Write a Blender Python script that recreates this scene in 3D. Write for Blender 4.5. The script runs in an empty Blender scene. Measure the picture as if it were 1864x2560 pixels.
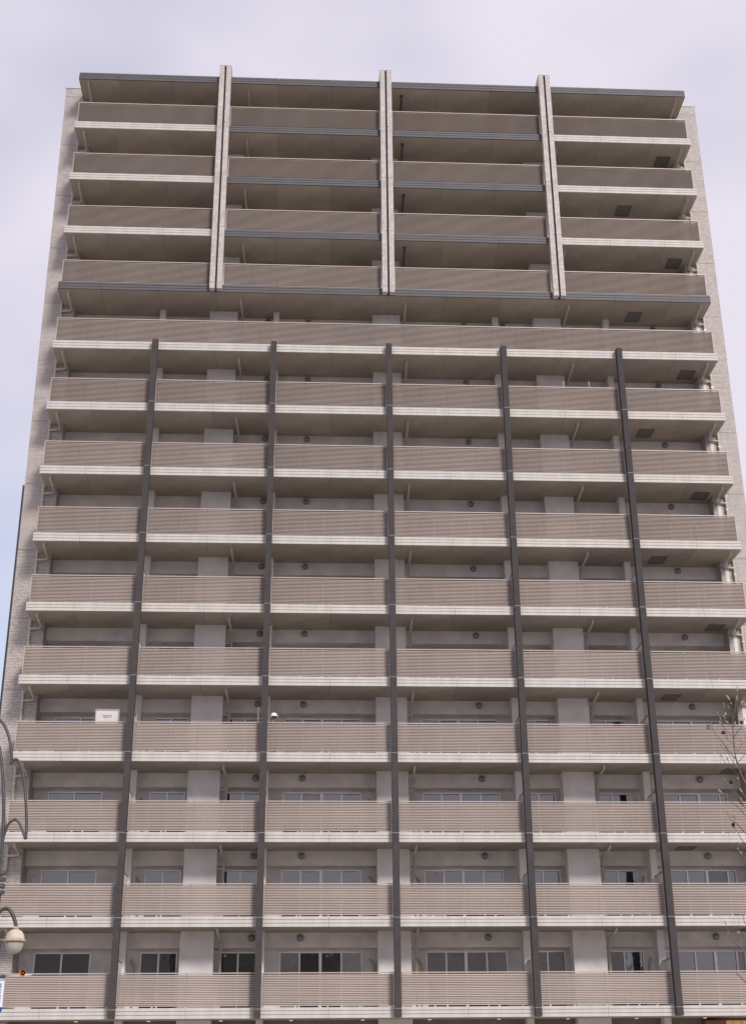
import bpy, bmesh, math, random
from mathutils import Matrix, Vector
random.seed(7)
scene = bpy.context.scene
col = scene.collection
R = math.radians

# ------------------------------------------------------------------ camera
EYE = Vector((-3.578, -50.390, 1.602))
FPX, CW, CH = 3289.2, 1864.0, 2560.0
YAW, PITCH, ROLL = -0.0555, 0.4021, -0.0081
CAM = (Matrix.Rotation(YAW, 3, 'Z') @ Matrix.Rotation(math.pi/2 + PITCH, 3, 'X') @ Matrix.Rotation(ROLL, 3, 'Z'))
cd = bpy.data.cameras.new('camera'); cam = bpy.data.objects.new('camera', cd); col.objects.link(cam)
cam.matrix_world = Matrix.Translation(EYE) @ CAM.to_4x4()
cd.sensor_fit = 'VERTICAL'; cd.sensor_height = 24.0; cd.lens = 24.0*FPX/CH
cd.clip_start = 0.1; cd.clip_end = 3000
scene.camera = cam

def at(px, py, Y):
    d = CAM @ Vector(((px-CW/2)/FPX, -(py-CH/2)/FPX, -1)); t = (Y-EYE.y)/d.y
    return EYE + d*t

# ------------------------------------------------------------------ sky and sun
TO_SUN = Vector((0.52, -1.0, 0.74)).normalized()
EL = math.asin(TO_SUN.z); AZ = math.atan2(TO_SUN.x, TO_SUN.y)
w = bpy.data.worlds.new('World'); scene.world = w; w.use_nodes = True
nt = w.node_tree; nt.nodes.clear()
N = nt.nodes.new; LK = nt.links.new
out = N('ShaderNodeOutputWorld'); bg = N('ShaderNodeBackground'); bg.inputs['Strength'].default_value = 0.15
sky = N('ShaderNodeTexSky'); sky.sky_type = 'NISHITA'; sky.sun_disc = False
sky.sun_elevation = EL; sky.sun_rotation = AZ; sky.air_density = 1.0; sky.dust_density = 0.6
tc = N('ShaderNodeTexCoord'); mp = N('ShaderNodeMapping'); mp.inputs['Scale'].default_value = (1.0, 1.0, 1.6)
mp.inputs['Location'].default_value = (0.35, 0.1, 0.62)
nz = N('ShaderNodeTexNoise'); nz.inputs['Scale'].default_value = 2.6; nz.inputs['Detail'].default_value = 3.0; nz.inputs['Roughness'].default_value = 0.45
cr = N('ShaderNodeValToRGB'); cr.color_ramp.elements[0].position = 0.34; cr.color_ramp.elements[1].position = 0.54
cr.color_ramp.elements[0].color = (0.55, 0.55, 0.55, 1); cr.color_ramp.elements[1].color = (1, 1, 1, 1)
mx = N('ShaderNodeMixRGB'); mx.inputs['Color2'].default_value = (4.95, 4.65, 5.3, 1)
LK(tc.outputs['Generated'], mp.inputs['Vector']); LK(mp.outputs['Vector'], nz.inputs['Vector'])
LK(nz.outputs['Fac'], cr.inputs['Fac']); LK(cr.outputs['Color'], mx.inputs['Fac'])
LK(sky.outputs['Color'], mx.inputs['Color1']); LK(mx.outputs['Color'], bg.inputs['Color']); LK(bg.outputs['Background'], out.inputs['Surface'])

sd = bpy.data.lights.new('sun', 'SUN'); sd.energy = 2.6; sd.angle = R(13); sd.color = (1.0, 0.93, 0.86)
sun = bpy.data.objects.new('sun', sd); col.objects.link(sun)
sun.rotation_euler = TO_SUN.to_track_quat('Z', 'Y').to_euler(); sun.location = (20, -40, 60)

vs = scene.view_settings
vs.view_transform = 'Standard'; vs.look = 'None'; vs.exposure = 0.14; vs.gamma = 1.0; vs.use_curve_mapping = False

# ------------------------------------------------------------------ materials
def mat(name, c, rough=0.7, var=0.12, scale=3.0, bump=0.0, metal=0.0, spec=0.4, streak=0.0, c2=None, rnd=0.0):
    m = bpy.data.materials.new(name); m.use_nodes = True
    t = m.node_tree; b = t.nodes['Principled BSDF']
    b.inputs['Roughness'].default_value = rough; b.inputs['Metallic'].default_value = metal
    b.inputs['Specular IOR Level'].default_value = spec
    tcn = t.nodes.new('ShaderNodeTexCoord')
    n1 = t.nodes.new('ShaderNodeTexNoise'); n1.inputs['Scale'].default_value = scale; n1.inputs['Detail'].default_value = 6
    mpn = t.nodes.new('ShaderNodeMapping')
    if streak: mpn.inputs['Scale'].default_value = (6, 6, 0.5)
    t.links.new(tcn.outputs['Object'], mpn.inputs['Vector']); t.links.new(mpn.outputs['Vector'], n1.inputs['Vector'])
    rp = t.nodes.new('ShaderNodeValToRGB')
    c2 = c2 or tuple(v*(1-var) for v in c)
    rp.color_ramp.elements[0].position = 0.32; rp.color_ramp.elements[1].position = 0.66
    rp.color_ramp.elements[0].color = (*c2, 1); rp.color_ramp.elements[1].color = (*[min(1, v*(1+var*0.4)) for v in c], 1)
    t.links.new(n1.outputs['Fac'], rp.inputs['Fac'])
    last = rp.outputs['Color']
    if rnd:
        oi = t.nodes.new('ShaderNodeObjectInfo'); mr = t.nodes.new('ShaderNodeMapRange')
        mr.inputs['To Min'].default_value = 1-rnd; mr.inputs['To Max'].default_value = 1+rnd
        ml = t.nodes.new('ShaderNodeMixRGB'); ml.blend_type = 'MULTIPLY'; ml.inputs['Fac'].default_value = 1
        t.links.new(oi.outputs['Random'], mr.inputs['Value']); t.links.new(last, ml.inputs['Color1']); t.links.new(mr.outputs['Result'], ml.inputs['Color2'])
        last = ml.outputs['Color']
    t.links.new(last, b.inputs['Base Color'])
    if bump:
        bp = t.nodes.new('ShaderNodeBump'); bp.inputs['Strength'].default_value = bump; bp.inputs['Distance'].default_value = 0.01
        n2 = t.nodes.new('ShaderNodeTexNoise'); n2.inputs['Scale'].default_value = scale*12
        t.links.new(tcn.outputs['Object'], n2.inputs['Vector']); t.links.new(n2.outputs['Fac'], bp.inputs['Height']); t.links.new(bp.outputs['Normal'], b.inputs['Normal'])
    return m

def tile_mat(name, ca, cb, mortar, tw=0.10, th=0.052, gap=0.006, rough=0.55, bias=0.0, patch=0.15, spec=0.4):
    m = bpy.data.materials.new(name); m.use_nodes = True
    t = m.node_tree; b = t.nodes['Principled BSDF']; b.inputs['Roughness'].default_value = rough; b.inputs['Specular IOR Level'].default_value = spec
    tcn = t.nodes.new('ShaderNodeTexCoord'); sx = t.nodes.new('ShaderNodeSeparateXYZ'); ad = t.nodes.new('ShaderNodeMath'); ad.operation = 'ADD'
    cx = t.nodes.new('ShaderNodeCombineXYZ'); br = t.nodes.new('ShaderNodeTexBrick')
    t.links.new(tcn.outputs['Object'], sx.inputs['Vector']); t.links.new(sx.outputs['X'], ad.inputs[0]); t.links.new(sx.outputs['Y'], ad.inputs[1])
    t.links.new(ad.outputs[0], cx.inputs['X']); t.links.new(sx.outputs['Z'], cx.inputs['Y']); t.links.new(cx.outputs['Vector'], br.inputs['Vector'])
    br.inputs['Scale'].default_value = 1.0; br.inputs['Brick Width'].default_value = tw; br.inputs['Row Height'].default_value = th
    br.inputs['Mortar Size'].default_value = gap; br.inputs['Mortar Smooth'].default_value = 0.1; br.inputs['Bias'].default_value = bias
    br.inputs['Color1'].default_value = (*ca, 1); br.inputs['Color2'].default_value = (*cb, 1); br.inputs['Mortar'].default_value = (*mortar, 1)
    nz = t.nodes.new('ShaderNodeTexNoise'); nz.inputs['Scale'].default_value = 1.3; nz.inputs['Detail'].default_value = 4
    mr = t.nodes.new('ShaderNodeMapRange'); mr.inputs['To Min'].default_value = 1-patch; mr.inputs['To Max'].default_value = 1+patch
    ml = t.nodes.new('ShaderNodeMixRGB'); ml.blend_type = 'MULTIPLY'; ml.inputs['Fac'].default_value = 1
    t.links.new(tcn.outputs['Object'], nz.inputs['Vector']); t.links.new(nz.outputs['Fac'], mr.inputs['Value'])
    t.links.new(br.outputs['Color'], ml.inputs['Color1']); t.links.new(mr.outputs['Result'], ml.inputs['Color2']); t.links.new(ml.outputs['Color'], b.inputs['Base Color'])
    bp = t.nodes.new('ShaderNodeBump'); bp.inputs['Strength'].default_value = 0.35; bp.inputs['Distance'].default_value = 0.006; bp.invert = True
    t.links.new(br.outputs['Fac'], bp.inputs['Height']); t.links.new(bp.outputs['Normal'], b.inputs['Normal'])
    return m

def emit_mat(name, c, s):
    m = bpy.data.materials.new(name); m.use_nodes = True; b = m.node_tree.nodes['Principled BSDF']
    b.inputs['Base Color'].default_value = (*c, 1); b.inputs['Emission Color'].default_value = (*c, 1); b.inputs['Emission Strength'].default_value = s
    return m

M = {
 'white': mat('white_paint', (0.53, 0.505, 0.48), 0.55, 0.12, 0.45, streak=1),
 'grey': mat('grey_paint', (0.096, 0.093, 0.101), 0.55, 0.10, 0.45, streak=1),
 'slat': mat('slat_aluminium', (0.458, 0.386, 0.345), 0.45, 0.10, 0.5, spec=0.45, rnd=0.07),
 'rail': mat('rail_aluminium', (0.45, 0.385, 0.345), 0.4, 0.05, 0.8, spec=0.5),
 'soffit': mat('soffit_concrete', (0.405, 0.347, 0.292), 0.9, 0.15, 0.9, bump=0.2, rnd=0.08),
 'core': mat('slab_concrete', (0.16, 0.145, 0.13), 0.9, 0.2, 2),
 'wall': mat('wall_render', (0.75, 0.715, 0.69), 0.9, 0.16, 1.4, bump=0.2),
 'column': mat('column_render', (0.72, 0.69, 0.675), 0.9, 0.13, 1.4, bump=0.2),
 'pipe': mat('pipe_plastic', (0.48, 0.44, 0.37), 0.5, 0.08, 2),
 'pipedark': mat('pipe_dark', (0.07, 0.068, 0.065), 0.5, 0.08, 2),
 'vent': mat('vent_steel', (0.27, 0.26, 0.25), 0.4, 0.1, 4, metal=0.4),
 'steel': mat('light_steel', (0.62, 0.60, 0.58), 0.35, 0.08, 4, metal=0.3),
 'frame': mat('window_aluminium', (0.86, 0.83, 0.80), 0.35, 0.06, 3, metal=0.2),
 'hatch': mat('hatch_steel', (0.16, 0.145, 0.135), 0.45, 0.15, 3),
 'tile': tile_mat('wing_tile', (0.60, 0.54, 0.515), (0.43, 0.39, 0.375), (0.16, 0.145, 0.14), 0.125, 0.063, 0.009),
 'tilelight': tile_mat('fin_tile', (0.68, 0.62, 0.59), (0.44, 0.395, 0.375), (0.27, 0.245, 0.235), 0.12, 0.06, 0.009),
 'tiledark': tile_mat('post_tile', (0.064, 0.057, 0.058), (0.049, 0.043, 0.044), (0.09, 0.081, 0.082), gap=0.005, rough=0.8, spec=0.12),
 'brick': tile_mat('shop_brick', (0.26, 0.08, 0.05), (0.18, 0.05, 0.04), (0.2, 0.17, 0.15), 0.2, 0.07, 0.01),
 'slatshade': mat('slat_gap_shade', (0.135, 0.098, 0.082), 0.6, 0.1, 2),
 'frame2': mat('board_frame_grey', (0.33, 0.29, 0.28), 0.5, 0.1, 4),
 'groundwall': mat('ground_floor_render', (0.20, 0.175, 0.16), 0.9, 0.15, 2),
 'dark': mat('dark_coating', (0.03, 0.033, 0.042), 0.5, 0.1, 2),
 'lampmetal': mat('grey_lamp_paint', (0.058, 0.061, 0.059), 0.42, 0.35, 6, bump=0.2, spec=0.5),
 'shade': mat('rusty_cream_enamel', (0.60, 0.55, 0.47), 0.45, 0.0, 9, c2=(0.48, 0.41, 0.33)),
 'rust': mat('rusty_rim', (0.60, 0.50, 0.36), 0.6, 0.0, 22, c2=(0.28, 0.12, 0.05)),
 'globe': mat('frosted_globe', (0.40, 0.37, 0.33), 0.3, 0.12, 5, spec=0.5),
 'orange': mat('orange_plastic', (0.48, 0.17, 0.08), 0.4, 0.15, 8),
 'signwhite': mat('sign_white', (0.72, 0.73, 0.78), 0.4, 0.06, 5),
 'signblue': mat('sign_blue', (0.03, 0.07, 0.34), 0.4, 0.15, 8),
 'inkblue': mat('sign_lettering_blue', (0.04, 0.16, 0.42), 0.5, 0.1, 8),
 'ink': mat('dark_ink', (0.06, 0.05, 0.05), 0.6, 0.1, 8),
 'board': mat('board_white', (0.60, 0.57, 0.55), 0.5, 0.05, 4),
 'bark': mat('magnolia_bark', (0.20, 0.15, 0.125), 0.85, 0.4, 14, bump=0.5),
 'bud': mat('bud_down', (0.42, 0.34, 0.27), 0.9, 0.3, 30),
 'seed': mat('dry_seed_head', (0.035, 0.018, 0.02), 0.9, 0.3, 40),
 'skin': mat('skin', (0.22, 0.135, 0.115), 0.6, 0.1, 6),
 'helmet': mat('helmet_white', (0.85, 0.86, 0.82), 0.25, 0.03, 6),
 'jacket': mat('work_jacket', (0.10, 0.10, 0.12), 0.8, 0.2, 8),
 'trousers': mat('work_trousers', (0.07, 0.075, 0.09), 0.8, 0.2, 8),
 'asphalt': mat('asphalt', (0.10, 0.095, 0.092), 0.9, 0.25, 3, bump=0.3),
 'paving': mat('paving', (0.50, 0.47, 0.43), 0.85, 0.2, 2, bump=0.2),
 'ground': mat('ground', (0.17, 0.155, 0.14), 0.9, 0.25, 0.2),
 'paint': mat('road_paint', (0.7, 0.7, 0.68), 0.7, 0.15, 6),
 'warm': emit_mat('lit_shop_window', (0.8, 0.38, 0.12), 0.25),
 'lamp': emit_mat('lit_downlight', (1.0, 0.72, 0.45), 1.6),
}
def glass(name, c, lo, hi):
    m = bpy.data.materials.new(name); m.use_nodes = True; t = m.node_tree; b = t.nodes['Principled BSDF']
    b.inputs['Roughness'].default_value = 0.03; b.inputs['IOR'].default_value = 2.4
    oi = t.nodes.new('ShaderNodeObjectInfo'); mr = t.nodes.new('ShaderNodeMapRange')
    mr.inputs['To Min'].default_value = lo; mr.inputs['To Max'].default_value = hi
    tcn = t.nodes.new('ShaderNodeTexCoord'); nz = t.nodes.new('ShaderNodeTexNoise'); nz.inputs['Scale'].default_value = 0.9; nz.inputs['Detail'].default_value = 3
    rp = t.nodes.new('ShaderNodeValToRGB'); rp.color_ramp.elements[0].color = (*[v*0.5 for v in c], 1); rp.color_ramp.elements[1].color = (*[v*1.6 for v in c], 1)
    rp.color_ramp.elements[0].position = 0.35; rp.color_ramp.elements[1].position = 0.65
    ml = t.nodes.new('ShaderNodeMixRGB'); ml.blend_type = 'MULTIPLY'; ml.inputs['Fac'].default_value = 1
    t.links.new(tcn.outputs['Object'], nz.inputs['Vector']); t.links.new(nz.outputs['Fac'], rp.inputs['Fac'])
    t.links.new(oi.outputs['Random'], mr.inputs['Value']); t.links.new(rp.outputs['Color'], ml.inputs['Color1']); t.links.new(mr.outputs['Result'], ml.inputs['Color2'])
    t.links.new(ml.outputs['Color'], b.inputs['Base Color'])
    bp = t.nodes.new('ShaderNodeBump'); bp.inputs['Strength'].default_value = 0.07; bp.inputs['Distance'].default_value = 0.05
    n2 = t.nodes.new('ShaderNodeTexNoise'); n2.inputs['Scale'].default_value = 1.6
    t.links.new(tcn.outputs['Object'], n2.inputs['Vector']); t.links.new(n2.outputs['Fac'], bp.inputs['Height']); t.links.new(bp.outputs['Normal'], b.inputs['Normal'])
    return m
M['curtain'] = mat('curtained_glass', (0.34, 0.34, 0.33), 0.12, 0.35, 7, spec=0.9, streak=1, rnd=0.35)
M['glass'] = glass('window_glass', (0.022, 0.024, 0.024), 0.3, 2.2)

# ------------------------------------------------------------------ mesh helpers
class MB:
    def __init__(s): s.v = []; s.f = []
    def box(s, x0, x1, y0, y1, z0, z1):
        n = len(s.v)
        s.v += [(x0,y0,z0),(x1,y0,z0),(x1,y1,z0),(x0,y1,z0),(x0,y0,z1),(x1,y0,z1),(x1,y1,z1),(x0,y1,z1)]
        s.f += [tuple(n+i for i in q) for q in ((0,3,2,1),(4,5,6,7),(0,1,5,4),(1,2,6,5),(2,3,7,6),(3,0,4,7))]
        return s
    def prof(s, pts, x0, x1):                       # (y,z) outline, clockwise seen from -x, run along x
        n = len(s.v); k = len(pts)
        s.v += [(x0, y, z) for y, z in pts] + [(x1, y, z) for y, z in pts]
        for i in range(k): j = (i+1) % k; s.f.append((n+i, n+j, n+k+j, n+k+i))
        s.f.append(tuple(n+i for i in range(k-1, -1, -1))); s.f.append(tuple(n+k+i for i in range(k)))
        return s
    def tube(s, pts, rad, seg=8, cap=True):
        pts = [Vector(p) for p in pts]; n = len(pts)
        rads = rad if isinstance(rad, (list, tuple)) else [rad]*n
        base = len(s.v); up = Vector((0.13, 0.31, 0.94))
        T0 = (pts[1]-pts[0]).normalized(); A = T0.cross(up)
        if A.length < 0.05: A = T0.cross(Vector((1, 0, 0)))
        A.normalize()
        for i, p in enumerate(pts):
            T = (pts[min(i+1, n-1)]-pts[max(i-1, 0)]).normalized()
            A = (A - T*A.dot(T)).normalized(); B = T.cross(A)
            for j in range(seg):
                a = 2*math.pi*j/seg; q = p + (A*math.cos(a)+B*math.sin(a))*rads[i]; s.v.append(tuple(q))
        for i in range(n-1):
            for j in range(seg):
                k = (j+1) % seg; s.f.append((base+i*seg+j, base+i*seg+k, base+(i+1)*seg+k, base+(i+1)*seg+j))
        if cap:
            s.f.append(tuple(base+j for j in range(seg-1, -1, -1))); s.f.append(tuple(base+(n-1)*seg+j for j in range(seg)))
        return s
    def lathe(s, pts, c, seg=24, axis='Z', wob=None):
        base = len(s.v); c = Vector(c)
        for i, (r, h) in enumerate(pts):
            for j in range(seg):
                a = 2*math.pi*j/seg; rr = r*(wob(i, a) if wob else 1)
                q = {'Z': (rr*math.cos(a), rr*math.sin(a), h), 'Y': (rr*math.cos(a), -h, rr*math.sin(a))}[axis]
                s.v.append(tuple(c+Vector(q)))
        for i in range(len(pts)-1):
            for j in range(seg):
                k = (j+1) % seg; s.f.append((base+i*seg+j, base+i*seg+k, base+(i+1)*seg+k, base+(i+1)*seg+j))
        s.f.append(tuple(base+j for j in range(seg-1, -1, -1))); s.f.append(tuple(base+(len(pts)-1)*seg+j for j in range(seg)))
        return s
    def mesh(s, name, m, smooth=False):
        me = bpy.data.meshes.new(name); me.from_pydata(s.v, [], s.f); me.validate()
        me.materials.append(M[m] if isinstance(m, str) else m)
        if smooth:
            for p in me.polygons: p.use_smooth = True
        return me
    def build(s, name, m, parent=None, smooth=False, loc=None):
        return link(name, s.mesh(name, m, smooth), parent, loc)
def link(name, me, parent=None, loc=None):
    o = bpy.data.objects.new(name, me); col.objects.link(o)
    if parent is not None: o.parent = parent
    if loc is not None: o.location = loc
    return o
def empty(name, loc=(0, 0, 0), parent=None):
    o = bpy.data.objects.new(name, None); col.objects.link(o); o.location = loc; o.empty_display_size = 0.3
    if parent is not None: o.parent = parent
    return o
def tag(o, label, cat=None, group=None):
    o['label'] = label
    if cat: o['category'] = cat
    if group: o['group'] = group
    return o
def smooth_path(pts, sub=5):
    P = [Vector(p) for p in pts]; o = []
    for i in range(len(P)-1):
        a, b, c, d = P[max(i-1, 0)], P[i], P[i+1], P[min(i+2, len(P)-1)]
        for k in range(sub):
            t = k/sub
            o.append(0.5*((2*b)+(c-a)*t+(2*a-5*b+4*c-d)*t*t+(3*b-a-3*c+d)*t**3))
    return o+[P[-1]]

# ------------------------------------------------------------------ setting: ground, road, pavement
def struct(name, mb, m):
    o = mb.build(name, m); o['kind'] = 'structure'; return o
struct('ground', MB().box(-900, 900, -900, 900, -1.2, -0.16), 'ground')
struct('pavement', MB().box(-400, 400, -38, 14, -0.5, 0.0), 'paving')
struct('road', MB().box(-400, 400, -46, -38.2, -0.5, -0.14), 'asphalt')
struct('near_pavement', MB().box(-400, 400, -66, -46.2, -0.5, 0.0), 'paving')
struct('kerb', MB().box(-400, 400, -38.2, -38.0, -0.5, 0.006), 'column')
struct('near_kerb', MB().box(-400, 400, -46.2, -46.0, -0.5, 0.006), 'column')
lines = MB()
for i in range(-30, 30): lines.box(i*10, i*10+5, -42.08, -41.92, -0.3, -0.136)
struct('road_markings', lines, 'paint')

# ------------------------------------------------------------------ the apartment building
S = [45.379, 42.485, 39.542, 36.599, 33.640, 30.632, 27.640, 24.621, 21.604, 18.611, 15.606, 12.592, 9.557, 6.509, 3.376]
HW = 14.64
YC, YB, YW, YWING = 1.66, 2.20, 2.70, 1.53
FH, RAILTOP = 0.36, 1.555
POSTX = [-10.20, -5.06, -0.03, 5.02, 10.16]
FINX = [-7.70, -0.01, 7.70]
JLOW = [-12.76, -7.61, -2.52, 2.51, 7.60, 12.74]
JUP = [-12.80, -10.23, -5.14, -2.57, 2.57, 5.13, 10.27, 12.83]
bld = empty('apartment_building')
tag(bld, 'tall beige apartment block with slatted balcony railings and dark vertical posts', 'building')

mesh_cache = {}
def shared(key, fn):
    if key not in mesh_cache: mesh_cache[key] = fn()
    return mesh_cache[key]

FASC = [(0, 0), (0, .112), (.03, .114), (.03, .131), (0, .133), (0, .238), (.03, .240), (.03, .257), (0, .259), (0, FH), (.06, FH), (.06, 0)]
FASC = FASC[::-1]
def fascia_mesh(L, m):
    return shared(('f', round(L, 3), m), lambda: MB().prof(FASC, 0, L).mesh('fascia_panel', m))
def soffit_mesh(L):
    return shared(('s', round(L, 3)), lambda: MB().box(0, L, 0.062, 2.24, 0, 0.024).mesh('soffit_panel', 'soffit'))

# balcony slabs with fascia and soffit panels
for k in range(15):
    slab = MB().box(-HW+.02, HW-.02, 0.05, 2.75, S[k]+0.02, S[k]+0.24).build('balcony_slab', 'core', bld)
    MB().box(-HW+.03, HW-.03, 0.052, 2.74, S[k]+0.2405, S[k]+0.246).build('floor_finish', 'paving', slab)
    cuts = sorted([-HW] + (JLOW + POSTX if k >= 5 else JUP + FINX) + [HW])
    for i in range(len(cuts)-1):
        a, b = cuts[i], cuts[i+1]
        mid = (a+b)/2
        dark = k in (0, 4) or (k in (1, 2, 3) and abs(mid) < 7.69)
        g = 0.005
        link('fascia_panel', fascia_mesh(b-a-2*g, 'grey' if dark else 'white'), slab, (a+g, 0, S[k]))
        link('soffit_panel', soffit_mesh(b-a-2*g), slab, (a+g, 0, S[k]))
    for sx in (-1, 1):
        MB().box(sx*HW-.03, sx*HW+.03, 0.061, YWING-.005, S[k]+.002, S[k]+FH-.002).build('side_fascia', 'grey' if k in (0, 4) else 'white', slab)
    if k == 0:
        MB().box(-HW+.03, HW-.03, .07, 9.5, S[0]+.25, S[0]+.30).build('roof_deck', 'core', slab)

# railings
NS, PITCH_S, Z0 = 18, 0.0598, 0.418
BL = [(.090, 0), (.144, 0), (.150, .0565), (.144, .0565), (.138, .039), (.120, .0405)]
def paint_gap_shade(me):                                   # beige front face; other faces browned to paint shade into the gaps
    me.materials.append(M['slatshade'])
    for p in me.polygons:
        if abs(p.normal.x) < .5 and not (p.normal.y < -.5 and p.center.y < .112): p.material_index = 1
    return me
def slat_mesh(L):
    return shared(('slat', round(L, 3)), lambda: paint_gap_shade(MB().prof(BL, 0, L).mesh('slat', 'slat')))
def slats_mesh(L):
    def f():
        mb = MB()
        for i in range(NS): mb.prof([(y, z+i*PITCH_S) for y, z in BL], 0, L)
        return paint_gap_shade(mb.mesh('slats', 'slat'))
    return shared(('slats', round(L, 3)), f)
single_budget = 300
for k in range(14, 0, -1):
    if k >= 6: ed = [-HW+.07] + POSTX + [HW-.07]; g = .092
    elif k == 5: ed = [-HW+.07, HW-.07]; g = 0
    else: ed = [-HW+.07] + FINX + [HW-.07]; g = .29
    for i in range(len(ed)-1):
        a = ed[i] + (g if i else 0); b = ed[i+1] - (g if i < len(ed)-2 else 0); L = b-a
        r = empty('railing', (a, 0, S[k]), bld)
        MB().box(0, L, .082, .150, RAILTOP-.036, RAILTOP).build('top_rail', 'rail', r)
        for x in (0.004, L-.034): MB().box(x, x+.03, .090, .148, .405, RAILTOP-.038).build('end_stile', 'slat', r)
        n = max(2, round(L/1.25)); up = MB(); fo = MB()
        for j in range(n+1):
            x = .10+(L-.2)*j/n
            up.box(x-.018, x+.018, .150, .195, .20, RAILTOP-.046)
            fo.prof([(.075, FH+.001), (.075, FH+.02), (.12, .42), (.16, .42), (.16, FH+.001)][::-1], x-.03, x+.03)
        up.build('uprights', 'pipedark', r)['kind'] = 'stuff'; fo.build('foot_brackets', 'white', r)['kind'] = 'stuff'
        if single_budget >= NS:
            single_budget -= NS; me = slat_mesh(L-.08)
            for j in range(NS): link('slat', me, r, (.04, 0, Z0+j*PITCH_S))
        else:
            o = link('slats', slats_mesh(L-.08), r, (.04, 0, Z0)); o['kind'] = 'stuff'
        for end, x in ((i == 0, 0.0), (i == len(ed)-2, L)):
            if end:
                sd_ = MB()
                for j in range(NS): sd_.box(x-.012, x+.012, .155, YWING-.01, Z0+j*PITCH_S, Z0+j*PITCH_S+.038)
                sd_.box(x-.03, x+.03, .151, YWING-.01, RAILTOP-.044, RAILTOP-.001)
                o = sd_.build('side_slats', 'slat', r); o['kind'] = 'stuff'

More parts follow.
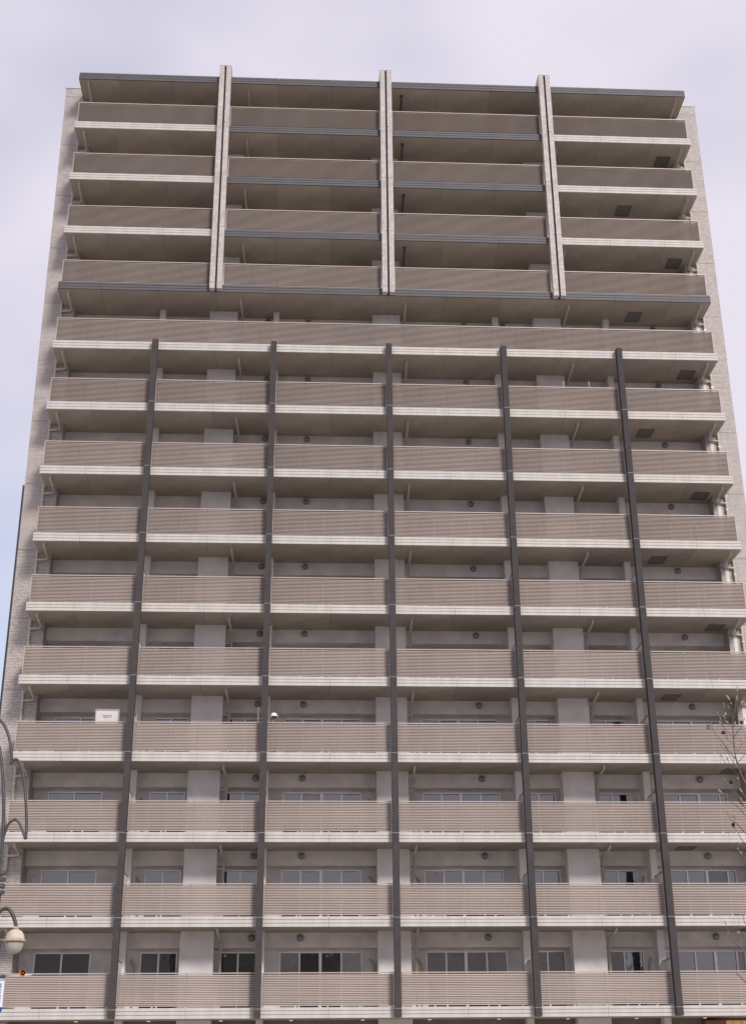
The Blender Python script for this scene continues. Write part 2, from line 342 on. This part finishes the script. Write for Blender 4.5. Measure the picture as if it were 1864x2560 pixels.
# back wall: beams, recessed walls, columns, piers
WINS = [[(-13.62, -11.48, (-12.58,))], [(-9.63, -8.22, (-8.93,)), (-6.60, -5.22, (-5.925,))], [(-4.35, -1.18, (-3.58, -2.785, -1.98))],
        [(1.27, 4.42, (2.05, 2.81, 3.62))], [(5.28, 6.68, (5.98,)), (8.34, 9.75, (8.97,))], [(10.55, 13.75, (11.76, 12.55, 13.4))]]
WALLX = 14.28
crng = random.Random(11)
for k in range(0, 14):
    floor_z = S[k+1]+.245
    MB().box(-WALLX, WALLX, YB, YW+.3, S[k]-.56, S[k]-.002).build('beam', 'wall', bld)
    # wall with real openings
    zt = S[k]-.66; zb = floor_z+.04
    if k >= 7:
        op = sorted(x for bay in WINS for x in bay)
        edges = [-WALLX] + [v for o_ in op for v in (o_[0], o_[1])] + [WALLX]
        wl = MB()
        for i in range(0, len(edges), 2): wl.box(edges[i], edges[i+1], YW, YW+.2, floor_z-.03, S[k]-.555)
        for o_ in op:
            wl.box(o_[0], o_[1], YW+.002, YW+.2, zt, S[k]-.556)
            wl.box(o_[0], o_[1], YW+.002, YW+.2, floor_z-.03, zb)
        wl.build('wall', 'wall', bld)
        for (x0, x1, divs) in op:
            wr = empty('window', (0, 0, 0), bld)
            fr = MB(); y0, y1 = YW-.035, YW+.08
            fr.box(x0, x1, y0, y1, zt-.05, zt); fr.box(x0, x1, y0, y1, zb, zb+.05)
            fr.box(x0, x0+.05, y0+.002, y1, zb+.05, zt-.05); fr.box(x1-.05, x1, y0+.002, y1, zb+.05, zt-.05)
            fr.build('frame', 'frame', wr)
            xs = [x0+.05] + list(divs) + [x1-.05]
            for d_i, d in enumerate(divs):
                wd = .055 if (len(divs) == 3 and d_i == 1) else .03
                MB().box(d-wd, d+wd, y0+.012, y1-.005, zb+.051, zt-.051).build('mullion', 'frame', wr)
            for i in range(len(xs)-1):
                dy = .035 if i % 2 == 0 else .06
                MB().box(xs[i]-.01, xs[i+1]+.01, YW+dy, YW+dy+.012, zb+.045, zt-.045).build('pane', 'curtain' if crng.random() < .09 else 'glass', wr)
    else:
        MB().box(-WALLX, WALLX, YW, YW+.2, floor_z-.03, S[k]-.555).build('wall', 'wall', bld)
    # round vent hoods on the beam
    for vx in (-5.42, -3.56, 3.63, 5.44, 12.50):
        c = (vx, YB, S[k]-.20)
        hood = MB().lathe([(.02, .0), (.125, .0), (.13, .02), (.125, .10), (.10, .13), (.02, .14)], c, 18, 'Y').build('vent_hood', 'vent', bld, True)
    # drain pipes
    for px, py, qx in ((-6.61, .50, -6.55), (.80, .58, .83), (8.23, .45, 8.22)):
        dark = px == .80 and k < 4
        z = S[k]
        pth = [(px, py, z+.01), (px, py, z-.09), (px, py+.07, z-.14), (qx, 1.80, z-.30), (qx, 1.87, z-.36), (qx, 1.88, z-.45), (qx, 1.88, floor_z-.03)]
        dp = MB().tube(pth, .046, 10).build('drain_pipe', 'pipedark' if dark else 'pipe', bld, True)
        MB().lathe([(.02, 0), (.085, 0), (.085, .012), (.02, .012)], (px, py, z-.013), 14).build('flange', 'pipedark' if dark else 'pipe', dp)
        MB().box(qx-.30, qx-.04, 1.87, 1.895, z-.73, z-.705).build('pipe_clip', 'steel', dp)
    for sx in (-1, 1):
        z = S[k]
        dp = MB().tube([(sx*14.24, .26, z+.01), (sx*14.24, .26, z-.08), (sx*14.24, .33, z-.13), (sx*14.235, 1.22, z-.24), (sx*14.28, 1.40, z-.27), (sx*14.40, 1.43, z-.285), (sx*14.715, 1.43, z-.31)], .048, 10).build('drain_branch', 'pipe', bld, True)
        MB().lathe([(.02, 0), (.09, 0), (.09, .012), (.02, .012)], (sx*14.24, .26, z-.013), 14).build('flange', 'pipe', dp)
    # escape hatch in the soffit of the end bay
    hx = 13.24 if k % 2 else 11.08
    if 1 <= k <= 13:
        z = S[k]; hr = empty('escape_hatch', (hx, .95, z), bld)
        fr = MB().box(0, .67, 0, .03, -.035, .0).box(0, .67, .79, .82, -.035, 0).box(0, .03, .031, .789, -.035, 0).box(.64, .67, .031, .789, -.035, 0)
        fr.build('hatch_frame', 'hatch', hr); MB().box(.031, .639, .031, .789, -.010, -.002).build('hatch_lid', 'hatch', hr)
    # air conditioner sleeves, hoses, partition boards
    if k >= 8:
        for (x, dx) in ((-.90, .16), (.95, .17), (9.99, -.10), (-9.95, .14)):
            z = S[k]-.93
            MB().tube([(x, YW+.02, z), (x, YW-.07, z-.01), (x+dx*.3, YW-.09, z-.06), (x+dx, YW-.09, z-.22), (x+dx, YW-.09, z-.4), (x+dx, YW-.09, floor_z+.3)], .038, 8).build('cooling_hose', 'pipe', bld, True)
        MB().lathe([(.02, 0), (.078, 0), (.078, .02), (.06, .035), (.02, .036)], (-13.95, YW, S[k]-1.02), 18, 'Y').build('sleeve_cap', 'steel', bld)
        for (x, s_) in ((-10.18, 1), (-5.03, 1), (5.03, -1), (10.18, -1)):
            pb = empty('partition_board', (x, 0, floor_z), bld)
            zt2 = 1.75
            MB().box(-.012, .012, .34, YC-.02, .10, zt2).build('panel', 'wall', pb)
            MB().box(-.022, .022, .31, .34, .06, zt2+.03).box(-.022, .022, .341, YC-.02, zt2+.001, zt2+.03).build('board_frame', 'pipedark', pb)

for cx, wd in ((-7.43, .63), (0.0, .63), (7.43, .63)):
    c_ = empty('column', (cx, 0, 0), bld)
    for k in range(0, 15):
        zb = S[k+1]+.241 if k < 14 else 0.0
        MB().box(-wd, wd, YC, YB+.2, zb, S[k]-.001).build('column_storey', 'column', c_)
for px in (-10.18, -5.03, 5.03, 10.18):
    p_ = empty('pier', (px, 0, 0), bld)
    for k in range(4, 15):
        zb = S[k+1]+.241 if k < 14 else 0.0
        MB().box(-.13, .13, YC-.02, YB+.1, zb, S[k]-.001).build('pier_storey', 'column', p_)

# dark tiled posts in front of the lower floors
for px in POSTX:
    po = empty('post', (px, 0, 0), bld)
    zs = [S[14]+.004] + [S[k]+.30 for k in range(14, 5, -1)] + [S[5]+FH+.03]
    for i in range(len(zs)-1):
        MB().box(-.120, .120, -.285, -.002, zs[i]+.008, zs[i+1]-.008).build('post_section', 'tiledark', po)
        if i: MB().box(-.123, .123, -.288, -.0025, zs[i]-.009, zs[i]+.009).build('joint_strip', 'frame2', po)
# tiled fins in front of the top floors
for fx in FINX:
    fi = empty('fin', (fx, 0, 0), bld)
    zs = [S[4]+.004] + [S[k]+.33 for k in (4, 3, 2, 1)] + [S[0]+.33, S[0]+.80]
    for i in range(len(zs)-1):
        for a, b in ((-.275, -.048), (.048, .275)):
            y1 = .9 if i == len(zs)-2 else -.002
            MB().box(a, b, -.27, y1, zs[i]+.006, zs[i+1]-.006).build('tile_strip', 'tilelight', fi)
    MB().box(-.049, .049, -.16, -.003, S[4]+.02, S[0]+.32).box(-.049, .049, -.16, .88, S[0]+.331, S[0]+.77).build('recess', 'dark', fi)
    MB().box(-.285, .285, -.28, .91, S[0]+.796, S[0]+.82).build('cap', 'tilelight', fi)

# tiled wing walls at both ends
for sx in (-1, 1):
    wg = empty('wing_wall', (0, 0, 0), bld)
    zs = [0.0] + [S[k]+.18 for k in range(14, -1, -1)] + [S[0]+.69]
    for i in range(len(zs)-1):
        xi, xo = 14.17, 15.55+(.07 if sx > 0 else 0)
        a, b = sorted((sx*xi, sx*xo))
        MB().box(a, b, YWING, 10.0, zs[i]+.008, zs[i+1]-.008).build('tile_panel', 'tile', wg)
    a, b = sorted((sx*14.19, sx*(15.53)))
    MB().box(a, b, YWING+.02, 9.9, 0, S[0]+.66).build('wing_core', 'core', wg)
    a, b = sorted((sx*14.14, sx*(15.585+(.07 if sx > 0 else 0))))
    MB().box(a, b, YWING-.02, 10.02, S[0]+.69, S[0]+.72).build('coping', 'white', wg)
    dp = MB().tube([(sx*14.725, 1.44, z) for z in (S[0]-.2, 30, 15, 0)], .05, 12).build('downpipe', 'pipe', bld, True)
    for k in range(0, 14): MB().box(sx*14.725-.06, sx*14.725+.06, 1.38, YWING-.002, S[k]-.62, S[k]-.595).build('pipe_clip', 'steel', dp)
    if sx > 0:
        MB().box(14.36, 14.52, YWING-.012, YWING-.001, 0.2, S[0]-.3).build('cable_cover', 'wall', wg)
MB().box(-15.635, -15.552, 1.545, 2.2, 0, 24.75).build('side_cladding', 'dark', bld)
# upper storeys' core behind the wall, so that nothing shows through
MB().box(-14.15, 14.15, 3.2, 9.9, 0, S[0]+.2).build('building_core', 'core', bld)

# ground floor: shop front, downlights
MB().box(-14.16, 11.6, YB, YB+.3, 0.0, S[14]-.4).build('ground_wall', 'groundwall', bld)
MB().box(-14.16, 14.16, YB-.01, YB+.3, S[14]-.399, S[14]-.001).build('ground_beam', 'groundwall', bld)
MB().box(11.62, 12.40, 1.70, YB-.02, 0.0, S[14]-.10).build('brick_pier', 'brick', bld)
sh = empty('shop_window', (12.45, YB-.10, 0), bld)
MB().box(0, 1.7, -.02, .05, S[14]-.135, S[14]-.09).box(0, 1.7, -.02, .05, .3, .36).build('frame', 'column', sh)
for j in range(6): MB().box(.02+j*.32, .055+j*.32, -.015, .04, .361, S[14]-.136).build('mullion', 'column', sh)
MB().box(.02, 1.69, .045, .06, .35, S[14]-.12).build('pane', 'warm', sh)
for x in (-11.6, -9.0, -6.4, -3.85, -1.25, 1.2, 3.75, 6.3, 8.85, 11.4):
    d_ = MB().lathe([(.03, 0), (.075, 0), (.085, -.03), (.07, -.045), (.03, -.046)][::-1], (x, 1.0, S[14]), 16).build('downlight', 'steel', bld)
    MB().lathe([(.01, -.050), (.062, -.050), (.062, -.047), (.01, -.047)], (x, 1.0, S[14]), 14).build('lamp_disc', 'lamp', d_)

# small fittings on the railings
for hx in (7.648, 8.781):
    MB().tube([(hx, .12, S[6]+RAILTOP-.02), (hx, .12, S[6]+1.80), (hx-.02, .10, S[6]+1.84)], .022, 8).build('pole_holder', 'white', bld, True)
MB().box(-5.34, -5.29, .155, .185, S[11]+1.2, S[11]+2.19).build('white_bar', 'white', bld)
MB().box(-10.02, -10.0, .155, .185, S[11]+1.2, S[11]+1.86).build('white_bar', 'white', bld)

# ------------------------------------------------------------------ low buildings across the street (seen only mirrored in the windows)
for (x0, x1, hgt, mt, lb) in ((-36, -15, 12.2, 'tile', 'wide tiled low building across the street'), (-14.7, 1.6, 11.2, 'groundwall', 'dark rendered low building across the street'), (1.9, 26, 12.0, 'column', 'pale rendered low building across the street')):
    ob = empty('street_building', (x0, -68, 0)); tag(ob, lb, 'building')
    L = x1-x0
    MB().box(0, L, -10, 0, 0, hgt).build('wall', mt, ob); MB().box(-.2, L+.2, -10.2, .2, hgt+.002, hgt+.5).build('roof', 'core', ob)
    for fz in range(int(hgt//3.2)):
        for q in range(int(L//3)):
            MB().box(.8+q*3, 2.6+q*3, -.05, .03, .9+fz*3.2, 2.5+fz*3.2).build('window', 'glass', ob)

# ------------------------------------------------------------------ notice board on the balcony
nb = empty('notice_board', (-11.16, .25, S[11]+1.20))
tag(nb, 'white framed notice board with two lines of dark lettering above a balcony railing', 'sign')
hw, hh = .467, .88
MB().box(-hw, hw, 0, .02, 0, hh-.03).build('panel', 'board', nb)
MB().box(-hw-.001, -hw+.035, -.02, .03, -.02, hh).box(hw-.05, hw+.001, -.02, .03, -.02, hh).box(-hw+.036, hw-.051, -.02, .03, hh-.045, hh).build('frame', 'frame2', nb)
le = MB(); rr = random.Random(3)
for (xa, xb, z0, n) in ((-.20, .19, .60, 11), (-.16, .15, .535, 9)):
    for i in range(n):
        x = xa+(xb-xa)*i/n; wd = (xb-xa)/n*.72
        for q in range(4):
            if rr.random() < .75:
                if rr.random() < .5: zz = z0+rr.uniform(0, .04); le.box(x, x+wd, -.004, -.001, zz, zz+.009)
                else: xx = x+rr.uniform(0, wd*.7); le.box(xx, xx+.008, -.004, -.001, z0, z0+.045)
le.build('lettering', 'ink', nb)
MB().box(-.3, -.26, .021, .05, -.2, .6).box(.26, .3, .021, .05, -.2, .6).build('stay', 'steel', nb)

# ------------------------------------------------------------------ person on the balcony
def skinmesh(name, verts, edges, radii, m, parent, sub=2):
    me = bpy.data.meshes.new(name); me.from_pydata(verts, edges, [])
    bm = bmesh.new(); bm.from_mesh(me); ly = bm.verts.layers.skin.verify()
    for i, v in enumerate(bm.verts):
        v[ly].radius = radii[i] if isinstance(radii[i], tuple) else (radii[i], radii[i]); v[ly].use_root = (i == 0)
    bm.to_mesh(me); bm.free(); me.materials.append(M[m])
    o = link(name, me, parent)
    o.modifiers.new('skin', 'SKIN').use_smooth_shade = True
    s_ = o.modifiers.new('sub', 'SUBSURF'); s_.levels = sub; s_.render_levels = sub
    return o
FZ = S[11]+.245
pe = empty('person', (-4.74, .66, FZ)); pe.rotation_euler = (0, 0, R(40))
tag(pe, 'person in a white safety helmet looking over the balcony railing', 'person')
# body: faces -y; pelvis first
bv = [(0,0,.92),(0,.01,1.10),(0,.015,1.28),(0,.01,1.42),(0,-.005,1.50),(0,-.02,1.57),(0,-.03,1.65),(0,-.03,1.71),
      (.17,.01,1.39),(.22,.02,1.14),(.20,-.17,1.02),(.19,-.27,1.03),(-.17,.01,1.39),(-.22,.02,1.14),(-.20,-.17,1.02),(-.19,-.27,1.03),
      (.095,0,.86),(.10,-.01,.48),(.10,.03,.09),(.11,-.14,.035),(-.095,0,.86),(-.10,-.01,.48),(-.10,.03,.09),(-.11,-.14,.035)]
be = [(0,1),(1,2),(2,3),(3,4),(4,5),(5,6),(6,7),(3,8),(8,9),(9,10),(10,11),(3,12),(12,13),(13,14),(14,15),(0,16),(16,17),(17,18),(18,19),(0,20),(20,21),(21,22),(22,23)]
br_ = [.15,.13,.15,.11,.06,.088,.10,.07,.06,.046,.038,.034,.06,.046,.038,.034,.085,.06,.042,.035,.085,.06,.042,.035]
body = skinmesh('body', bv, be, br_, 'skin', pe)
jk = [bv[i] for i in (0,1,2,3,8,9,10,12,13,14)]
skinmesh('jacket', jk, [(0,1),(1,2),(2,3),(3,4),(4,5),(5,6),(3,7),(7,8),(8,9)], [.17,.155,.175,.13,.078,.062,.052,.078,.062,.052], 'jacket', pe)
tr = [bv[i] for i in (0,16,17,18,20,21,22)]
skinmesh('trousers', tr, [(0,1),(1,2),(2,3),(0,4),(4,5),(5,6)], [.165,.105,.08,.062,.105,.08,.062], 'trousers', pe)
hm = MB().lathe([(.165, 0), (.168, .014), (.142, .024), (.137, .08), (.11, .13), (.06, .16), (.01, .168)], (0, -.035, 1.66), 22, wob=lambda i, a: 1+(.22*max(0, -math.sin(a)) if i < 2 else 0))
hm.build('helmet', 'helmet', pe, True)
fc = MB()
fc.box(-.013, .013, -.128, -.10, 1.585, 1.63); fc.build('nose', 'skin', pe)
MB().box(-.05, -.022, -.112, -.095, 1.63, 1.645).box(.022, .05, -.112, -.095, 1.63, 1.645).build('eyes', 'ink', pe)

# ------------------------------------------------------------------ street lamp with curved arms
LY = -25.0
A = lambda x, y: at(x, y, LY)
base = A(-16, 2300); lamp_x = base.x
sl = empty('street_lamp', (0, 0, 0))
tag(sl, 'dark ornamental street lamp with curved tube arms and a rusty cream globe shade', 'street lamp')
ztop = A(0, 2172).z
MB().lathe([(.16, 0), (.16, .25), (.12, .32), (.105, .6), (.095, ztop-.5), (.095, ztop-.45)], (lamp_x, LY, 0), 20).build('pole', 'lampmetal', sl, True)
cl = MB()
for q in range(4): cl.lathe([(.06, 0), (.125, .004), (.125, .07), (.06, .074)], (lamp_x+.03, LY, ztop-.46+q*.115), 20)
cl.build('collar', 'lampmetal', sl)
P2 = lambda pts: smooth_path([A(*p) for p in pts], 6)
arms = [([(-10, 2215), (0, 2180), (5, 2130), (9, 2060), (10, 1995), (7, 1935), (1, 1882), (-12, 1835), (-30, 1800)], .033),
        ([(-40, 1760), (-16, 1783), (0, 1799), (14, 1818), (24, 1846), (29, 1878), (30, 1896), (27, 1912)], .028),
        ([(29, 1908), (36, 1900), (43, 1899), (51, 1909), (58, 1935), (63, 1975), (66, 2020), (67, 2062), (65, 2098)], .027),
        ([(-2, 2190), (4, 2140), (10, 2093), (21, 2062), (38, 2049), (50, 2060), (58, 2080), (64, 2098)], .024),
        ([(-18, 2312), (-8, 2290), (4, 2276), (16, 2271), (26, 2276), (34, 2291), (40, 2310), (41, 2326)], .034)]
for pts, rd in arms: MB().tube(P2(pts), rd, 10).build('arm', 'lampmetal', sl, True)
gc = A(37.5, 2352); pm = (A(62, 2352)-gc).length
wv = lambda i, a: 1+.02*math.sin(5*a)+.012*math.sin(9*a+1)
shd = MB().lathe([(pm*.98, .0), (pm*.97, .05), (pm*.88, .11), (pm*.66, .165), (pm*.34, .195), (pm*.12, .205), (.035, .21)], (gc.x, LY, gc.z), 28).build('shade', 'shade', sl, True)
MB().lathe([(pm*.9, -.02), (pm*1.20, -.012), (pm*1.24, .004), (pm*1.0, .03), (pm*.9, .028)], (gc.x, LY, gc.z), 32, wob=wv).build('rim', 'rust', shd, True)
MB().lathe([(pm*.93, -.015), (pm*.92, -.06), (pm*.84, -.12), (pm*.66, -.175), (pm*.42, -.208), (pm*.15, -.222), (.005, -.224)][::-1], (gc.x, LY, gc.z), 28).build('globe', 'globe', sl, True)
MB().lathe([(.045, .2), (.05, .225), (.036, .25)], (gc.x, LY, gc.z), 14).build('fitting', 'rust', sl, True)

# bracket bar with sign and loudspeaker
bar = MB().tube([Vector((lamp_x+.04, LY-.02, A(0, 2441).z)), A(14, 2441)-Vector((0, .02, 0))], .034, 10).build('bracket', 'lampmetal', sl, True)
MB().tube([A(10, 2440), A(46, 2439), A(80, 2437)], .012, 8).build('cross_bar', 'steel', sl, True)
hc = A(61, 2434); hr_ = (A(69, 2434)-hc).length
hs = empty('loudspeaker', (hc.x, LY-.12, hc.z))
tag(hs, 'small orange horn loudspeaker on the thin bar beside the street lamp', 'loudspeaker')
MB().lathe([(hr_*.25, -.14), (hr_*.4, -.12), (hr_*.62, -.03), (hr_*1.0, .05), (hr_*1.06, .055), (hr_*1.04, .062), (hr_*.72, .01), (hr_*.45, -.06), (hr_*.2, -.08)], (0, 0, 0), 24, 'Y').build('horn', 'orange', hs, True)
MB().lathe([(hr_*.66, -.012), (hr_*.45, -.05), (hr_*.2, -.06)], (0, 0, .0), 20, 'Y').build('throat', 'seed', hs, True)
MB().lathe([(.004, -.06), (hr_*.28, -.05), (hr_*.3, .0), (hr_*.2, .03), (.004, .035)], (0, 0, 0), 16, 'Y').build('centre_cone', 'orange', hs, True)
MB().box(-.012, .012, .05, .13, -hr_*1.1, -hr_*.2).build('stand', 'steel', hs)

st_ = A(13.6, 2449); sb_ = A(13.6, 2538); W2 = .094; cxs = st_.x-W2
sg = empty('bicycle_sign', (cxs, LY-.03, sb_.z)); H = st_.z-sb_.z
tag(sg, 'narrow white sign with blue Japanese lettering and rounded blue foot', 'sign')
hb = .135
MB().box(-W2, W2, -.006, .006, hb, H).build('panel', 'signwhite', sg)
ft = MB(); pts = [(-W2, hb-.001)] + [(-W2*math.cos(math.pi*i/16), (hb-.03)-(hb-.03)*math.sin(math.pi*i/16)) for i in range(17)] + [(W2, hb-.001)]
n_ = len(pts); ft.v = [(x, -.006, z) for x, z in pts]+[(x, .006, z) for x, z in pts]
ft.f = [tuple(range(n_)), tuple(range(2*n_-1, n_-1, -1))]+[(i, (i+1) % n_+0, (i+1) % n_+n_, i+n_)[::-1] for i in range(n_)]
ft.build('foot_panel', 'signblue', sg)
MB().box(-W2+.004, W2-.004, -.008, -.0065, H-.02, H-.012).build('border', 'signblue', sg)
MB().box(-.03, -.02, -.004, .004, H, H+.05).box(.02, .03, -.004, .004, H, H+.05).build('hanger', 'steel', sg)
dg = bpy.context.evaluated_depsgraph_get()
for i, ch in enumerate('自転車専用'):
    cu = bpy.data.curves.new('lettering', 'FONT'); cu.body = ch; cu.size = .092; cu.align_x = 'CENTER'; cu.offset = .002
    tmp = bpy.data.objects.new('lettering_source', cu); col.objects.link(tmp)
    dg.update()
    me = bpy.data.meshes.new_from_object(tmp.evaluated_get(bpy.context.evaluated_depsgraph_get()))
    me.name = 'lettering'; me.materials.clear(); me.materials.append(M['inkblue'])
    bpy.data.objects.remove(tmp); bpy.data.curves.remove(cu)
    o = link('lettering', me, sg, (.012, -.0085, H-.135-i*.098)); o.rotation_euler = (math.pi/2, 0, 0)

# ------------------------------------------------------------------ bare magnolia at the right
TY = -38.0
tree = empty('bare_tree', (0, 0, 0)); tag(tree, 'bare leafless tree with thin twigs and pale furry buds', 'tree')
tr0 = at(1935, 2560, TY)
def tw(pts, dy=0.0):
    n = len(pts)
    return [at(x, y, TY+dy*(i/max(1, n-1))) for i, (x, y) in enumerate(pts)]
trunk = smooth_path([Vector((tr0.x+.12, TY, 0)), Vector((tr0.x+.10, TY, .9)), at(1950, 2480, TY), at(1930, 2300, TY), at(1922, 2150, TY), at(1895, 2030, TY), at(1864, 1960, TY)], 5)
nT = len(trunk)
MB().tube(trunk, [.075-.062*(i/(nT-1))**.8 for i in range(nT)], 10).build('trunk', 'bark', tree, True)
branches = [
 ([(1864, 1960), (1856, 1946), (1849, 1930), (1844, 1916), (1839, 1899), (1836.5, 1886), (1834, 1864), (1832, 1842), (1830.5, 1815), (1831, 1795), (1836, 1770), (1839, 1745), (1841, 1728)], .012, .0045, 0),
 ([(1839, 1899), (1825, 1885), (1812, 1865), (1800, 1850), (1790, 1838), (1781, 1826), (1770, 1820)], .0055, .003, -.25),
 ([(1844, 1917), (1832, 1906), (1822, 1890), (1815, 1880), (1808, 1874), (1803, 1865)], .004, .0025, .2),
 ([(1849, 1941), (1838, 1932), (1828, 1923), (1816, 1911), (1808, 1902), (1803, 1892)], .0045, .0025, -.15),
 ([(1834, 1862), (1826, 1856), (1818, 1849), (1813, 1843), (1811, 1833)], .004, .0028, .2),
 ([(1832, 1843), (1822, 1833), (1810, 1822), (1804, 1813), (1800, 1801)], .0042, .0025, -.2),
 ([(1831, 1820), (1822, 1812), (1814, 1803), (1808, 1793)], .004, .0022, .2),
 ([(1836, 1888), (1842, 1880), (1850, 1866), (1857, 1857), (1866, 1846)], .0052, .003, .25),
 ([(1841, 1909), (1849, 1900), (1857, 1890), (1867, 1880)], .005, .003, -.2),
 ([(1832, 1841), (1840, 1832), (1848, 1823), (1853, 1809)], .004, .0025, -.2),
 ([(1833, 1846), (1842, 1836), (1851, 1820), (1858, 1800)], .0035, .0022, .2),
 ([(1831, 1800), (1824, 1786), (1817, 1774), (1810, 1768)], .0035, .0022, -.2),
 ([(1836, 1770), (1830, 1762), (1826, 1759)], .003, .002, .1), ([(1838, 1760), (1845, 1768), (1852, 1758)], .003, .002, .1),
 ([(1895, 2035), (1880, 2015), (1866, 1998), (1856, 1985), (1848, 1968), (1843, 1948)], .006, .003, .3),
 ([(1900, 2075), (1880, 2045), (1862, 2020), (1847, 2004), (1835, 1989), (1825, 1972), (1817, 1962), (1812, 1952)], .007, .0035, -.2),
 ([(1852, 2010), (1846, 1992), (1836, 1978), (1826, 1968), (1820, 1960)], .0045, .0025, .2),
 ([(1905, 2100), (1885, 2075), (1864, 2042), (1845, 2020), (1828, 2006), (1812, 1992), (1802, 1982)], .006, .003, .15),
 ([(1864, 2042), (1856, 2030), (1852, 2016)], .003, .002, .1),
 ([(1910, 2140), (1885, 2112), (1864, 2086), (1852, 2072), (1842, 2062), (1832, 2056), (1824, 2045), (1818, 2035)], .0062, .003, -.25),
 ([(1844, 2064), (1838, 2054), (1834, 2038)], .0035, .0025, .1),
 ([(1912, 2165), (1888, 2138), (1864, 2112), (1852, 2098), (1845, 2086), (1836, 2072), (1831, 2063)], .006, .003, .2),
 ([(1925, 2200), (1895, 2160), (1870, 2132), (1858, 2120), (1848, 2110)], .006, .003, -.1),
 ([(1928, 2280), (1900, 2225), (1880, 2180), (1862, 2148), (1853, 2135)], .007, .003, .2),
 ([(1930, 2340), (1905, 2320), (1885, 2314), (1864, 2311), (1858, 2300), (1856, 2290)], .006, .003, -.2),
 ([(1932, 2400), (1900, 2385), (1880, 2378), (1862, 2374), (1848, 2366), (1836, 2358), (1828, 2352), (1825, 2345), (1821, 2338)], .0075, .0035, .2),
 ([(1847, 2364), (1852, 2356), (1850, 2346), (1845, 2336)], .004, .003, .1),
 ([(1935, 2530), (1905, 2490), (1880, 2468), (1862, 2456), (1852, 2444), (1843, 2432)], .007, .003, -.2),
 ([(1925, 2500), (1895, 2478), (1870, 2458), (1854, 2449), (1845, 2440)], .006, .003, .15)]
tips = []
for pts, r0, r1, dy in branches:
    P = smooth_path(tw(pts, dy), 3); n = len(P)
    MB().tube(P, [.72*(r0+(r1-r0)*i/(n-1)) for i in range(n)], 6).build('branch', 'bark', tree, True)
    tips.append((P[-1], (P[-1]-P[-2]).normalized()))
    for q in range(3, n-1, 4):
        if random.random() < .55: 
            d = (P[q]-P[q-1]).normalized(); sd2 = Vector((random.uniform(-1, 1), random.uniform(-1, 1), .8)).normalized()
            d = (d*.7+sd2*.6).normalized(); L = random.uniform(.03, .11); e = P[q]+d*L
            MB().tube([P[q], P[q]+d*L*.5+Vector((0, 0, .006)), e], [.0028, .0024, .002], 5).build('twig', 'bark', tree)
            if random.random() < .5: tips.append((e, d))
def bud_mesh(): return MB().lathe([(.002, -.004), (.0052, .004), (.0062, .012), (.0048, .024), (.001, .035)], (0, 0, 0), 8).mesh('bud', 'bud', True)
bm_ = bud_mesh()
for i, (p, d) in enumerate(tips):
    o = link('bud', bm_, tree, p); o.rotation_mode = 'QUATERNION'; o.rotation_quaternion = d.to_track_quat('Z', 'Y'); s_ = random.uniform(.9, 1.5); o.scale = (s_, s_, s_*random.uniform(.9, 1.2))
for (x, y, dy) in ((1768, 1817.5, -.25), (1807, 1831, .2), (1852, 1806, -.2), (1831, 2062, .2), (1826, 1955, .2)):
    p = at(x, y, TY+dy); sdm = MB(); rr = random.Random(x)
    sdm.lathe([(.003, -.019), (.013, -.012), (.017, 0), (.013, .012), (.003, .019)], p, 8, wob=lambda i, a: rr.uniform(.7, 1.25))
    for q in range(6):
        v = Vector((rr.uniform(-1, 1), rr.uniform(-1, 1), rr.uniform(-1, 1))).normalized()
        sdm.tube([p, p+v*.028], [.006, .0015], 5)
    sdm.build('seed_head', 'seed', tree)
